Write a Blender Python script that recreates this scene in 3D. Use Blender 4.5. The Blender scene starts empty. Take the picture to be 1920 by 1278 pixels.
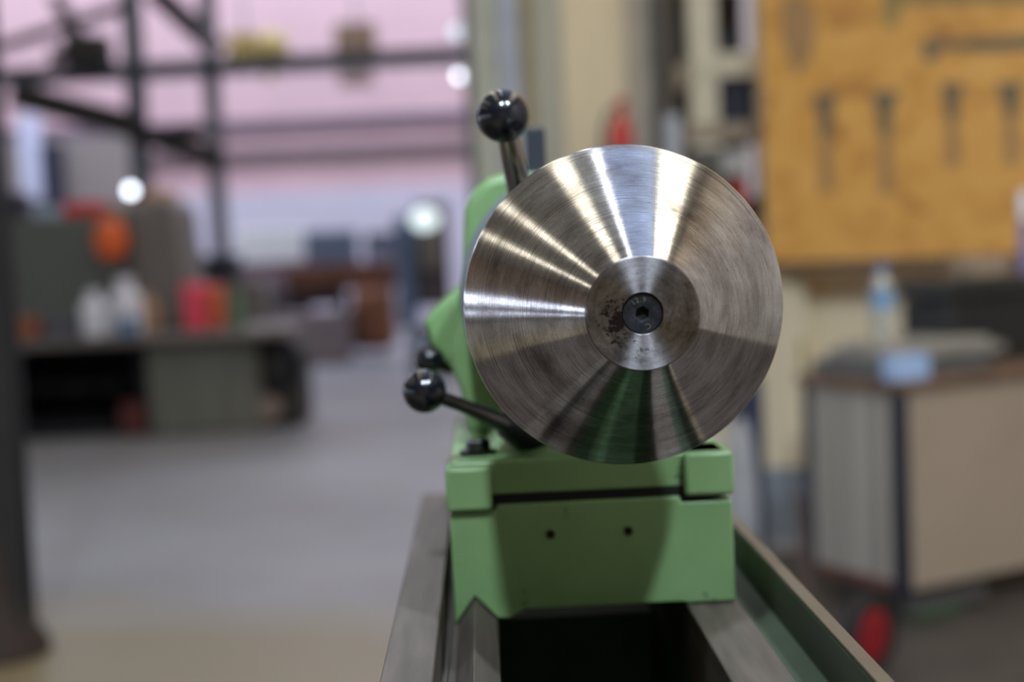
import bpy, bmesh, math, random
from mathutils import Vector, Matrix
random.seed(7)
R_ = math.radians
sc = bpy.context.scene
col = sc.collection

# ------------------------------------------------------------------ camera
F = 2667.0                       # focal length in pixels of the 1920x1278 frame (50 mm on 36 mm)
CAMZ = 1.30
cam_d = bpy.data.cameras.new('camera'); cam = bpy.data.objects.new('camera', cam_d); col.objects.link(cam)
cam_d.lens = F * 36 / 1920; cam_d.sensor_width = 36; cam_d.sensor_fit = 'HORIZONTAL'
cam_d.clip_start = 0.05; cam_d.clip_end = 200
_M = Matrix.Rotation(-R_(1.12), 3, 'Z') @ Matrix.Rotation(R_(90 - 3.87), 3, 'X') @ Matrix.Rotation(R_(-2.5), 3, 'Z')
cam.matrix_world = Matrix.Translation((0, 0, CAMZ)) @ _M.to_4x4()
cam_d.dof.use_dof = True; cam_d.dof.focus_distance = 0.85; cam_d.dof.aperture_fstop = 3.1
sc.camera = cam

# ------------------------------------------------------------------ world, exposure, daylight
sc.view_settings.view_transform = 'Standard'; sc.view_settings.look = 'None'
sc.view_settings.exposure = 0.78; sc.view_settings.gamma = 1.0
w = bpy.data.worlds.new('world'); sc.world = w; w.use_nodes = True
bg = w.node_tree.nodes['Background']
bg.inputs['Color'].default_value = (0.74, 0.82, 1.0, 1); bg.inputs['Strength'].default_value = 1.75

def area(name, loc, rot, sx, sy, power, color):
    l = bpy.data.lights.new(name, 'AREA'); l.shape = 'RECTANGLE'; l.size = sx; l.size_y = sy
    l.energy = power; l.color = color
    o = bpy.data.objects.new(name, l); col.objects.link(o); o.location = loc; o.rotation_euler = rot
    return o

def at(px, py, Y):
    """world point seen at pixel (px, py) at distance Y down the hall"""
    d = _M @ Vector((px - 960, 639 - py, -F))
    return Vector((0, 0, CAMZ)) + d * (Y / d.y)

# ------------------------------------------------------------------ materials
MATS = {}
def mat(name, c, rough=0.6, metal=0.0, var=0.12, scale=6.0, emis=None, estr=0.0, coat=0.0, spec=0.5, bump=0.0, c2=None, trans=0.0, stretch=(1, 1, 1), aniso=0):
    if name in MATS: return MATS[name]
    m = bpy.data.materials.new(name); m.use_nodes = True
    nt = m.node_tree; b = nt.nodes['Principled BSDF']; L = nt.links
    b.inputs['Roughness'].default_value = rough; b.inputs['Metallic'].default_value = metal
    b.inputs['Specular IOR Level'].default_value = spec
    b.inputs['Coat Weight'].default_value = coat
    if trans: b.inputs['Transmission Weight'].default_value = trans
    tc = nt.nodes.new('ShaderNodeTexCoord'); mp = nt.nodes.new('ShaderNodeMapping')
    mp.inputs['Scale'].default_value = stretch
    L.new(tc.outputs['Object'], mp.inputs['Vector'])
    n = nt.nodes.new('ShaderNodeTexNoise'); n.inputs['Scale'].default_value = scale; n.inputs['Detail'].default_value = 5
    L.new(mp.outputs[0], n.inputs['Vector'])
    r = nt.nodes.new('ShaderNodeValToRGB')
    r.color_ramp.elements[0].position = 0.3; r.color_ramp.elements[1].position = 0.7
    lo = c2 if c2 else tuple(max(0, x * (1 - var)) for x in c)
    hi = c if c2 else tuple(min(1, x * (1 + var)) for x in c)
    r.color_ramp.elements[0].color = (*lo, 1); r.color_ramp.elements[1].color = (*hi, 1)
    L.new(n.outputs['Fac'], r.inputs[0]); L.new(r.outputs[0], b.inputs['Base Color'])
    if bump:
        bp = nt.nodes.new('ShaderNodeBump'); bp.inputs['Strength'].default_value = bump; bp.inputs['Distance'].default_value = 0.002
        L.new(n.outputs['Fac'], bp.inputs['Height']); L.new(bp.outputs[0], b.inputs['Normal'])
    if emis:
        b.inputs['Emission Color'].default_value = (*emis, 1); b.inputs['Emission Strength'].default_value = estr
    MATS[name] = m
    return m

def N(nt, t, **kw):
    n = nt.nodes.new(t)
    for k, v in kw.items(): setattr(n, k, v)
    return n
def math_node(nt, op, a, b=None, c=None):
    n = nt.nodes.new('ShaderNodeMath'); n.operation = op
    for i, v in enumerate((a, b, c)):
        if v is None: continue
        if isinstance(v, (int, float)): n.inputs[i].default_value = v
        else: nt.links.new(v, n.inputs[i])
    return n.outputs[0]
def ramp(nt, fac, stops):
    r = nt.nodes.new('ShaderNodeValToRGB'); e = r.color_ramp.elements
    while len(e) < len(stops): e.new(0.5)
    for i, (p, c) in enumerate(stops):
        e[i].position = p; e[i].color = (*c, 1) if len(c) == 3 else c
    nt.links.new(fac, r.inputs[0]); return r.outputs[0]
def mix(nt, typ, fac, a, b):
    n = nt.nodes.new('ShaderNodeMix'); n.data_type = 'RGBA'; n.blend_type = typ
    for i, v in ((0, fac), (6, a), (7, b)):
        if isinstance(v, (int, float)): n.inputs[i].default_value = v
        elif isinstance(v, tuple): n.inputs[i].default_value = v
        else: nt.links.new(v, n.inputs[i])
    return n.outputs[2]

ANROT = 0.25
def turned_steel(name, base=(0.76, 0.755, 0.77), rough=0.175, aniso=0.84, grooves=1.0, pits=False, radius=0.1):
    """lathe-turned steel: grooves run round the object's own Y axis"""
    m = bpy.data.materials.new(name); m.use_nodes = True
    nt = m.node_tree; b = nt.nodes['Principled BSDF']; L = nt.links
    tc = N(nt, 'ShaderNodeTexCoord'); sp = N(nt, 'ShaderNodeSeparateXYZ'); L.new(tc.outputs['Object'], sp.inputs[0])
    x, y, z = sp.outputs
    rr = math_node(nt, 'SQRT', math_node(nt, 'ADD', math_node(nt, 'MULTIPLY', x, x), math_node(nt, 'MULTIPLY', z, z)))
    rn = math_node(nt, 'DIVIDE', rr, radius)
    cx = math_node(nt, 'DIVIDE', x, rr); cz = math_node(nt, 'DIVIDE', z, rr)
    def ring(freq, k, detail=4, rough_=0.6):
        cb = N(nt, 'ShaderNodeCombineXYZ')
        L.new(math_node(nt, 'MULTIPLY', rn, freq), cb.inputs[0])
        L.new(math_node(nt, 'MULTIPLY', cx, k), cb.inputs[1]); L.new(math_node(nt, 'MULTIPLY', cz, k), cb.inputs[2])
        n = N(nt, 'ShaderNodeTexNoise'); n.inputs['Scale'].default_value = 1; n.inputs['Detail'].default_value = detail
        n.inputs['Roughness'].default_value = rough_
        L.new(cb.outputs[0], n.inputs['Vector']); return n.outputs['Fac']
    fine = ring(220, 5, 3); lines = ring(150, 0.9, 2); lines2 = ring(40, 4.5, 6, 0.75); broad = ring(9, 1.6, 5)
    n3 = N(nt, 'ShaderNodeTexNoise'); n3.inputs['Scale'].default_value = 5.5 / radius * 0.55; n3.inputs['Detail'].default_value = 8
    n3.inputs['Roughness'].default_value = 0.62
    L.new(tc.outputs['Object'], n3.inputs['Vector'])
    n4 = N(nt, 'ShaderNodeTexNoise'); n4.inputs['Scale'].default_value = 900; n4.inputs['Detail'].default_value = 2
    L.new(tc.outputs['Object'], n4.inputs['Vector'])
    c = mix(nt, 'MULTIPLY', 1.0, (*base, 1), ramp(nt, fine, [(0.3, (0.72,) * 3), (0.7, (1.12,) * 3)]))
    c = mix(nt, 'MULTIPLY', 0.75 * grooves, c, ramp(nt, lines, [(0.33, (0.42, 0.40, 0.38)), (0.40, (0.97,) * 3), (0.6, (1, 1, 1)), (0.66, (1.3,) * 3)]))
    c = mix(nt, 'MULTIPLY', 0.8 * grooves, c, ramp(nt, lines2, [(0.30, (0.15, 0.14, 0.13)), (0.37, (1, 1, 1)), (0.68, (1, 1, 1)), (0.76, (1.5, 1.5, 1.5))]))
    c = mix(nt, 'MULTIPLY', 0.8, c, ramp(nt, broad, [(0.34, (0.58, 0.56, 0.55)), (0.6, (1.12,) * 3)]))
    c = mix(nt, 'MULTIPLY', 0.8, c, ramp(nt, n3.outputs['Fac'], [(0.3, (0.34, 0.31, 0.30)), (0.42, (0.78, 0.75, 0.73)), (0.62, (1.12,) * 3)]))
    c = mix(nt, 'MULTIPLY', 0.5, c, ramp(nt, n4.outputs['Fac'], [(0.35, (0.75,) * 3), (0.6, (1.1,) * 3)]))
    rough_out = ramp(nt, broad, [(0.3, (rough * 1.25,) * 3), (0.7, (rough * 0.85,) * 3)])
    if pits:
        # rust spots on the left and lower left of the nose face
        pn = N(nt, 'ShaderNodeTexNoise'); pn.inputs['Scale'].default_value = 420; pn.inputs['Detail'].default_value = 6; pn.inputs['Roughness'].default_value = 0.7
        L.new(tc.outputs['Object'], pn.inputs['Vector'])
        def blob(bx, bz, sx, sz):
            dx = math_node(nt, 'DIVIDE', math_node(nt, 'SUBTRACT', x, bx), sx); dz = math_node(nt, 'DIVIDE', math_node(nt, 'SUBTRACT', z, bz), sz)
            d = math_node(nt, 'ADD', math_node(nt, 'MULTIPLY', dx, dx), math_node(nt, 'MULTIPLY', dz, dz))
            return math_node(nt, 'MULTIPLY', math_node(nt, 'MAXIMUM', math_node(nt, 'SUBTRACT', 1.0, d), 0.0), 0.16)
        m1 = blob(-0.0165, 0.001, 0.014, 0.013); m2 = blob(-0.0145, -0.0135, 0.008, 0.011)
        m3 = blob(-0.0035, -0.0185, 0.008, 0.008); m4 = blob(-0.0125, -0.0040, 0.006, 0.006)
        mk = math_node(nt, 'ADD', math_node(nt, 'ADD', m1, m2), math_node(nt, 'ADD', math_node(nt, 'MULTIPLY', m3, 0.7), m4))
        v = math_node(nt, 'ADD', pn.outputs['Fac'], mk)
        pm = ramp(nt, v, [(0.655, (0, 0, 0)), (0.69, (1, 1, 1))])
        c = mix(nt, 'MIX', pm, c, (0.045, 0.03, 0.025, 1))
        rough_out = mix(nt, 'MIX', pm, rough_out, (0.85, 0.85, 0.85, 1))
    L.new(c, b.inputs['Base Color']); L.new(rough_out, b.inputs['Roughness'])
    b.inputs['Metallic'].default_value = 1.0
    b.inputs['Anisotropic'].default_value = aniso
    tg = N(nt, 'ShaderNodeCombineXYZ'); L.new(z, tg.inputs[0]); L.new(math_node(nt, 'MULTIPLY', x, -1.0), tg.inputs[2])
    nv = N(nt, 'ShaderNodeVectorMath', operation='NORMALIZE'); L.new(tg.outputs[0], nv.inputs[0])
    L.new(nv.outputs[0], b.inputs['Tangent']); b.inputs['Anisotropic Rotation'].default_value = ANROT
    bp = N(nt, 'ShaderNodeBump'); bp.inputs['Strength'].default_value = 0.25 * grooves; bp.inputs['Distance'].default_value = 0.0003
    L.new(fine, bp.inputs['Height']); L.new(bp.outputs[0], b.inputs['Normal'])
    MATS[name] = m
    return m

def green_paint():
    m = bpy.data.materials.new('green machine paint'); m.use_nodes = True
    nt = m.node_tree; b = nt.nodes['Principled BSDF']; L = nt.links
    tc = N(nt, 'ShaderNodeTexCoord')
    n = N(nt, 'ShaderNodeTexNoise'); n.inputs['Scale'].default_value = 14; n.inputs['Detail'].default_value = 6
    L.new(tc.outputs['Object'], n.inputs['Vector'])
    c = ramp(nt, n.outputs['Fac'], [(0.3, (0.16, 0.28, 0.115)), (0.7, (0.205, 0.345, 0.15))])
    n2 = N(nt, 'ShaderNodeTexNoise'); n2.inputs['Scale'].default_value = 45; n2.inputs['Detail'].default_value = 8; n2.inputs['Roughness'].default_value = 0.7
    L.new(tc.outputs['Object'], n2.inputs['Vector'])
    d = ramp(nt, n2.outputs['Fac'], [(0.30, (1, 1, 1)), (0.36, (0, 0, 0))])
    c = mix(nt, 'MIX', mix(nt, 'MULTIPLY', 1.0, d, (0.8, 0.8, 0.8, 1)), c, (0.03, 0.035, 0.04, 1))
    L.new(c, b.inputs['Base Color']); b.inputs['Roughness'].default_value = 0.38
    bp = N(nt, 'ShaderNodeBump'); bp.inputs['Strength'].default_value = 0.15; bp.inputs['Distance'].default_value = 0.001
    L.new(n.outputs['Fac'], bp.inputs['Height']); L.new(bp.outputs[0], b.inputs['Normal'])
    MATS['green'] = m; return m

GREEN = green_paint()
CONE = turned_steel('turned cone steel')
NOSE = turned_steel('turned nose steel', base=(0.27, 0.255, 0.275), rough=0.40, aniso=0.92, grooves=0.35, pits=True, radius=0.033)
BALL = mat('black bakelite', (0.005, 0.006, 0.010), rough=0.16, var=0.2, spec=0.6)
RODM = mat('polished rod steel', (0.42, 0.42, 0.40), rough=0.14, metal=1, var=0.15, scale=30)
RODD = mat('oily dark steel', (0.10, 0.10, 0.10), rough=0.3, metal=1, var=0.3, scale=30)
DARK = mat('black oxide steel', (0.02, 0.02, 0.024), rough=0.35, metal=0.6, var=0.3, scale=40)
SCREW = mat('black oxide screw', (0.035, 0.038, 0.05), rough=0.38, metal=0.8, var=0.4, scale=300)
STAMP = mat('stamped bright metal', (0.30, 0.31, 0.36), rough=0.35, metal=1, var=0.2, scale=400)
HOLE = mat('hole black', (0.004, 0.004, 0.004), rough=0.9)
WAY = mat('ground bed way', (0.10, 0.083, 0.072), rough=0.5, metal=0.25, spec=0.35, var=0.25, scale=20, stretch=(6, 0.6, 6))
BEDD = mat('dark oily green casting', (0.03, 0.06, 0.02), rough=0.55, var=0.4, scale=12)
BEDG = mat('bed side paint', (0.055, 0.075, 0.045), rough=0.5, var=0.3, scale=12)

# ------------------------------------------------------------------ mesh helpers
class MB:
    def __init__(s, mtx=None): s.bm = bmesh.new(); s.mtx = mtx
    def _x(s, vs, m=None):
        if m is not None: bmesh.ops.transform(s.bm, matrix=m, verts=vs)
        return s
    def box(s, a, b, m=None):
        x0, x1 = sorted((a[0], b[0])); y0, y1 = sorted((a[1], b[1])); z0, z1 = sorted((a[2], b[2]))
        v = [s.bm.verts.new(p) for p in ((x0,y0,z0),(x1,y0,z0),(x1,y1,z0),(x0,y1,z0),(x0,y0,z1),(x1,y0,z1),(x1,y1,z1),(x0,y1,z1))]
        for f in ((0,3,2,1),(4,5,6,7),(0,1,5,4),(1,2,6,5),(2,3,7,6),(3,0,4,7)): s.bm.faces.new([v[i] for i in f])
        return s._x(v, m)
    def loft(s, rings, cap=True, closed=True):
        R = [[s.bm.verts.new(p) for p in r] for r in rings]; n = len(R[0])
        for a, b in zip(R, R[1:]):
            for i in range(n if closed else n - 1):
                j = (i + 1) % n; s.bm.faces.new((a[i], a[j], b[j], b[i]))
        if cap:
            s.bm.faces.new(list(reversed(R[0]))); s.bm.faces.new(R[-1])
        return s
    def prism(s, prof, y0, y1, axis='Y'):
        if axis == 'Y': f = lambda p, t: (p[0], t, p[1])
        elif axis == 'X': f = lambda p, t: (t, p[0], p[1])
        else: f = lambda p, t: (p[0], p[1], t)
        return s.loft([[f(p, y0) for p in prof], [f(p, y1) for p in prof]])
    def tube(s, pts, rad, n=20, cap=True):
        pts = [Vector(p) for p in pts]
        if not isinstance(rad, (list, tuple)): rad = [rad] * len(pts)
        rings = []; up = None
        for i, p in enumerate(pts):
            t = (pts[min(i + 1, len(pts) - 1)] - pts[max(i - 1, 0)]).normalized()
            if up is None:
                up = Vector((0, 0, 1)) if abs(t.z) < 0.9 else Vector((1, 0, 0))
            u = t.cross(up).normalized(); v = u.cross(t).normalized(); up = v
            rings.append([p + (u * math.cos(k * 2 * math.pi / n) + v * math.sin(k * 2 * math.pi / n)) * rad[i] for k in range(n)])
        return s.loft(rings, cap)
    def lathe(s, prof, org, axis=(0, 0, 1), n=32):
        """prof: (radius, height) pairs"""
        a = Vector(axis).normalized(); u = a.orthogonal().normalized(); v = a.cross(u); org = Vector(org); prev = None
        for r, h in prof:
            if r < 1e-6: cur = [s.bm.verts.new(org + a * h)]
            else: cur = [s.bm.verts.new(org + a * h + (u * math.cos(k * 2 * math.pi / n) + v * math.sin(k * 2 * math.pi / n)) * r) for k in range(n)]
            if prev is not None:
                for k in range(n):
                    j = (k + 1) % n
                    if len(prev) == 1 and len(cur) == 1: break
                    if len(prev) == 1: s.bm.faces.new((prev[0], cur[k], cur[j]))
                    elif len(cur) == 1: s.bm.faces.new((prev[k], prev[j], cur[0]))
                    else: s.bm.faces.new((prev[k], prev[j], cur[j], cur[k]))
            prev = cur
        return s
    def ball(s, c, r, sx=1, sy=1, sz=1, n=24):
        res = bmesh.ops.create_uvsphere(s.bm, u_segments=n, v_segments=n // 2, radius=r)
        bmesh.ops.transform(s.bm, matrix=Matrix.Translation(c) @ Matrix.Diagonal((sx, sy, sz, 1)), verts=res['verts'])
        return s
    def build(s, name, m, parent=None, org=None, smooth=None, bevel=0, seg=2, label=None, **tags):
        bm = s.bm
        if s.mtx: bmesh.ops.transform(bm, matrix=s.mtx, verts=bm.verts)
        bmesh.ops.recalc_face_normals(bm, faces=bm.faces)
        me = bpy.data.meshes.new(name)
        if org is None:
            xs = [v.co for v in bm.verts]
            org = Vector(((min(v.x for v in xs) + max(v.x for v in xs)) / 2, (min(v.y for v in xs) + max(v.y for v in xs)) / 2, min(v.z for v in xs)))
        org = Vector(org)
        bmesh.ops.translate(bm, verts=bm.verts, vec=-org)
        bm.to_mesh(me); bm.free()
        if smooth is not None or bevel:
            for p in me.polygons: p.use_smooth = True
            me.set_sharp_from_angle(angle=R_(smooth if smooth else 35))
        me.materials.append(m)
        o = bpy.data.objects.new(name, me); col.objects.link(o)
        base = Vector((0, 0, 0)); q = parent
        while q is not None: base += q.location; q = q.parent
        o.parent = parent; o.location = org - base
        if bevel:
            bv = o.modifiers.new('bevel', 'BEVEL'); bv.width = bevel; bv.segments = seg; bv.limit_method = 'ANGLE'; bv.angle_limit = R_(35)
            bv.harden_normals = False
        if label: o['label'] = label
        for k, v in tags.items(): o[k] = v
        return o

def thing(name, loc, label, cat, group=None):
    o = bpy.data.objects.new(name, None); col.objects.link(o); o.location = loc; o.empty_display_size = 0.05
    o['label'] = label; o['category'] = cat
    if group: o['group'] = group
    return o
def one(mb, name, m, label, cat, group=None, **kw):
    o = mb.build(name, m, None, **kw); o['label'] = label; o['category'] = cat
    if group: o['group'] = group
    return o
def struct(mb, name, m, **kw):
    o = mb.build(name, m, None, **kw); o['kind'] = 'structure'; return o
def relabel_copy(src, loc, label):
    r = src.copy(); col.objects.link(r); r.location = loc; r['label'] = label
    for ch in list(src.children):
        c = ch.copy(); col.objects.link(c); c.parent = r
        for g in list(ch.children):
            d = g.copy(); col.objects.link(d); d.parent = c
    return r

# ------------------------------------------------------------------ the hall
def concrete():
    m = bpy.data.materials.new('floor concrete'); m.use_nodes = True
    nt = m.node_tree; b = nt.nodes['Principled BSDF']; L = nt.links
    tc = N(nt, 'ShaderNodeTexCoord')
    n = N(nt, 'ShaderNodeTexNoise'); n.inputs['Scale'].default_value = 0.8; n.inputs['Detail'].default_value = 6
    mp = N(nt, 'ShaderNodeMapping'); mp.inputs['Scale'].default_value = (0.6, 1, 1)
    L.new(tc.outputs['Object'], mp.inputs[0]); L.new(mp.outputs[0], n.inputs['Vector'])
    c = ramp(nt, n.outputs['Fac'], [(0.35, (0.19, 0.185, 0.195)), (0.5, (0.235, 0.23, 0.25)), (0.68, (0.28, 0.278, 0.305))])
    n2 = N(nt, 'ShaderNodeTexNoise'); n2.inputs['Scale'].default_value = 2.4; n2.inputs['Detail'].default_value = 5
    L.new(tc.outputs['Object'], n2.inputs['Vector'])
    c = mix(nt, 'MIX', mix(nt, 'MULTIPLY', 1.0, ramp(nt, n2.outputs['Fac'], [(0.45, (0, 0, 0)), (0.65, (1, 1, 1))]), (0.35,) * 3 + (1,)), c, (0.23, 0.205, 0.17, 1))
    # worn tan floor coating in the walkway near the machine
    sp = N(nt, 'ShaderNodeSeparateXYZ'); L.new(tc.outputs['Object'], sp.inputs[0])
    e = math_node(nt, 'ADD', sp.outputs[1], math_node(nt, 'MULTIPLY', math_node(nt, 'SUBTRACT', n.outputs['Fac'], 0.5), 0.9))
    e = math_node(nt, 'ADD', e, math_node(nt, 'MULTIPLY', sp.outputs[0], 0.25))
    t = ramp(nt, math_node(nt, 'SUBTRACT', e, 4.65), [(0.0, (1, 1, 1)), (0.55, (0, 0, 0))])
    c = mix(nt, 'MIX', t, c, (0.20, 0.155, 0.085, 1))
    L.new(c, b.inputs['Base Color']); b.inputs['Roughness'].default_value = 0.42
    return m
struct(MB().box((-16, -8, -0.2), (6, 26, 0)), 'floor', concrete(), org=(0, 0, 0))

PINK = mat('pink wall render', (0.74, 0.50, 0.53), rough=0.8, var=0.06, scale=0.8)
LAV = mat('sky tinted lower wall', (0.66, 0.615, 0.71), rough=0.8, var=0.05, scale=0.8)  # sky light gradient low on the far wall, put into a lavender colour
PLUM = mat('plum cladding rail', (0.17, 0.12, 0.16), rough=0.7)
PLUM2 = mat('brown cladding rail', (0.19, 0.13, 0.14), rough=0.7)
LBEIGE = mat('beige wall render', (0.36, 0.31, 0.30), rough=0.8, var=0.06, scale=1)
CREAM = mat('cream partition sheet', (0.84, 0.69, 0.46), rough=0.6, var=0.08, scale=3, stretch=(5, 5, 0.3))
GREYC = mat('ceiling sheet', (0.68, 0.69, 0.70), rough=0.8)
STEEL = mat('dark blue grey steelwork', (0.12, 0.145, 0.19), rough=0.5, metal=0.2)
STEELB = mat('black steelwork', (0.02, 0.019, 0.02), rough=0.5)
BROWNW = mat('dull brown wall render', (0.20, 0.16, 0.13), rough=0.8)

BROWNR = mat('tan brown wall render', (0.46, 0.39, 0.34), rough=0.8)
BROWNF = mat('ochre brown wall render', (0.34, 0.24, 0.12), rough=0.8)
YB = 24.0
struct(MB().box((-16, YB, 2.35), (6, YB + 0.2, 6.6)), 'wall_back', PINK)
struct(MB().box((-16, YB - 0.03, 0), (6, YB + 0.2, 2.35)), 'wall_back_lower', LAV)
struct(MB().box((-16, YB - 0.13, 3.36), (6, YB - 0.03, 3.56)), 'trim_2', PLUM)
struct(MB().box((-16, YB - 0.13, 2.84), (6, YB - 0.03, 3.08)), 'trim_1', PLUM2)
# left wall with a long window band; lower slot added for the band's floor reflection
struct(MB().box((-12.2, -8, 0), (-12, 26, 0.55)), 'wall_left', BROWNW)
struct(MB().box((-12.2, -8, 0.75), (-12, 26, 1.55)), 'wall_left_middle', BROWNW)
struct(MB().box((-12.2, -8, 2.25), (-12, 26, 6.2)), 'wall_left_upper', BROWNR)
# right wall
struct(MB().box((4.0, -8, 0), (4.2, 26, 6.2)), 'wall_right', BROWNR)
# roof sheets with rooflight openings between them (open sky)
def roof(name, x0, x1): struct(MB().box((x0, -8, 6.0), (x1, 15, 6.15)), name, GREYC)
roof('ceiling', -12.2, 0.0); roof('ceiling_right', 1.85, 4.2)
struct(MB().box((0.0, -8, 6.0), (1.85, -5.4, 6.15)), 'ceiling_near', GREYC)
struct(MB().box((0.0, -4.1, 6.0), (1.85, 1.6, 6.15)), 'ceiling_near_middle', GREYC)
struct(MB().box((-12.2, -8.2, 0), (4.2, -8, 6.15)), 'wall_front', BROWNF)
gm = bpy.data.materials.new('rooflight dimming sheet'); gm.use_nodes = True  # sheet added to dim the sky seen through the rooflight
_nt = gm.node_tree; _nt.nodes.remove(_nt.nodes['Principled BSDF'])
_tr = N(_nt, 'ShaderNodeBsdfTransparent'); _tr.inputs[0].default_value = (0.44, 0.47, 0.53, 1)
_nt.links.new(_tr.outputs[0], _nt.nodes['Material Output'].inputs[0])
struct(MB().box((0.0, 1.6, 6.05), (1.85, 15, 6.07)), 'window_dimmer', gm)
# glazed far roof: only its ribs
for k in range(5):
    struct(MB().box((-12.2, 15.95 + 1.5 * k, 6.0), (4.2, 16.07 + 1.5 * k, 6.15)), 'ceiling_rib', GREYC)
# strip lamps hanging below the roof, running down the hall
WARM = mat('warm lamp diffuser', (0.9, 0.85, 0.7), emis=(1.0, 0.93, 0.74), estr=1.5)
COOL = mat('cool lamp diffuser', (0.9, 0.9, 0.95), emis=(0.86, 0.92, 1.0), estr=5.0)
LAMPB = mat('lamp housing', (0.5, 0.5, 0.5), rough=0.5)
def strip_lamp(x, wd, y0, y1, z, m, label):
    t = thing('strip_lamp', (x, (y0 + y1) / 2, z), label, 'lamp', 'strip lamps under the roof')
    MB().box((x - wd / 2 - 0.04, y0, z + 0.03), (x + wd / 2 + 0.04, y1, z + 0.10)).build('housing', LAMPB, t)
    MB().box((x - wd / 2, y0 + 0.05, z), (x + wd / 2, y1 - 0.05, z + 0.03)).build('diffuser', m, t)
    for yy in (y0 + 0.5, y1 - 0.5): MB().tube([(x, yy, z + 0.09), (x, yy, 6.0)], 0.01, 8).build('hanger', STEEL, t)
strip_lamp(-1.40, 0.62, -0.5, 14, 5.80, WARM, 'broad warm strip lamp left of the rooflight')
strip_lamp(-0.16, 0.12, 1.4, 14, 5.80, COOL, 'narrow white strip lamp beside the rooflight')
strip_lamp(2.60, 1.35, -0.5, 14, 5.80, WARM, 'broad warm strip lamp right of the rooflight')
strip_lamp(-4.62, 0.34, -0.5, 14, 5.80, WARM, 'warm strip lamp over the left aisle')
strip_lamp(-7.80, 0.42, -0.5, 14, 5.80, WARM, 'warm strip lamp near the left wall windows')

# round high bay lamps above and behind the lathe
HB = mat('high bay glass', (0.9, 0.95, 1), emis=(0.74, 0.88, 1.0), estr=1000)
def high_bay(x, y, z, label):
    t = thing('high_bay_lamp', (x, y, z), label, 'lamp')
    MB().lathe([(0.145, 0.0), (0.24, -0.06), (0.245, -0.06), (0.16, 0.10), (0.05, 0.22), (0, 0.22)], (x, y, z), n=32).build('reflector', LAMPB, t, smooth=40)
    MB().lathe([(0, -0.012), (0.14, -0.012), (0.14, 0.0), (0, 0.0)], (x, y, z), n=32).build('lamp_glass', HB, t)
    MB().tube([(x, y, z + 0.2), (x, y, 6.0)], 0.012, 8).build('hanger', STEEL, t)
high_bay(-0.33, -2.3, 5.6, 'round high bay lamp above the lathe, slightly to its left')
high_bay(1.75, -1.8, 5.6, 'round high bay lamp above and right of the lathe')

# ------------------------------------------------------------------ the lathe bed
bed = thing('lathe_bed', (0.07, 0.2, 0.0), 'long cast lathe bed with ground steel ways carrying the green tailstock', 'lathe bed')
Y0, Y1 = -0.55, 1.44
Z = lambda h: CAMZ - h
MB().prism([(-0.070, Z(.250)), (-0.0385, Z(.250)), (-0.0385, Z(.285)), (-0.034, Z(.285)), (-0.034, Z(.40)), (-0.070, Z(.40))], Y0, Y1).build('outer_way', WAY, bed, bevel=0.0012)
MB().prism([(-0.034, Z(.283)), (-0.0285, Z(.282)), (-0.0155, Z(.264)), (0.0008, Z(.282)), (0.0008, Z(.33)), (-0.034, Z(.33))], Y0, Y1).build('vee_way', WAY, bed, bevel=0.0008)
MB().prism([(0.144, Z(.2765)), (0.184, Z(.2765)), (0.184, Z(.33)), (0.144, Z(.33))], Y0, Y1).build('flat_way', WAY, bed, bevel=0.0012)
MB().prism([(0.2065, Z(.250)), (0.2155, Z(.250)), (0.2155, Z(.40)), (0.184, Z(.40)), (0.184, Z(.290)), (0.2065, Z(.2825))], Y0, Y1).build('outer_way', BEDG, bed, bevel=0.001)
MB().box((0.2065, Y0, Z(.250)), (0.2165, Y1, Z(.2475))).build('way_strip', mat('worn bronze way edge', (0.17, 0.14, 0.11), rough=0.4, metal=0.7), bed, bevel=0.0008)
web = MB()
web.box((-0.034, Y0, 0.72), (0.0008, Y1, Z(.33))); web.box((0.144, Y0, 0.72), (0.184, Y1, Z(.33)))
web.box((-0.07, Y0, 0.72), (-0.034, Y1, Z(.40))); web.box((0.184, Y0, 0.72), (0.2155, Y1, Z(.40)))
for yy in (0.25, 0.78, 1.30): web.box((0.0008, yy, 0.80), (0.144, yy + 0.03, Z(.345)))
web.box((0.0008, Y0, 0.72), (0.144, Y1, 0.75)); web.box((0.0008, 1.41, 0.72), (0.144, 1.43, Z(.290)))
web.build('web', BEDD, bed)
MB().box((-0.09, 0.95, 0.0), (0.235, 1.40, 0.72)).build('pedestal', GREEN, bed, bevel=0.01)
MB().box((-0.09, -0.50, 0.0), (0.235, -0.1, 0.72)).build('pedestal', GREEN, bed, bevel=0.01)

# ------------------------------------------------------------------ the tailstock
ts = thing('tailstock', (0.075, 1.2, 1.024), 'mint green cast tailstock clamped on the lathe bed behind the steel cone', 'tailstock')
YF = 1.055
base = MB()
base.prism([(-0.0315, Z(.283)), (-0.0285, Z(.2805)), (-0.0155, Z(.2625)), (0.001, Z(.2805)), (0.010, Z(.2805)),
            (0.022, Z(.274)), (0.141, Z(.2745)), (0.145, Z(.2755)), (0.181, Z(.2755)), (0.181, Z(.1985)), (0.142, Z(.1985)), (0.142, Z(.194)), (0.003, Z(.194)), (0.003, Z(.1985)), (-0.0315, Z(.1985))], YF, 1.40)
basep = base.build('base_casting', GREEN, ts, bevel=0.0015)
for px, py in ((1032, 1001), (1178, 995)):
    p = at(px, py, YF)
    MB().lathe([(0, 0.0), (0.0030, 0.0), (0.0034, -0.0005), (0.0034, 0.004), (0, 0.004)], (p.x, YF - 0.0004, p.z), (0, 1, 0), 20).build('screw_hole', HOLE, basep, smooth=30)
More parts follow.
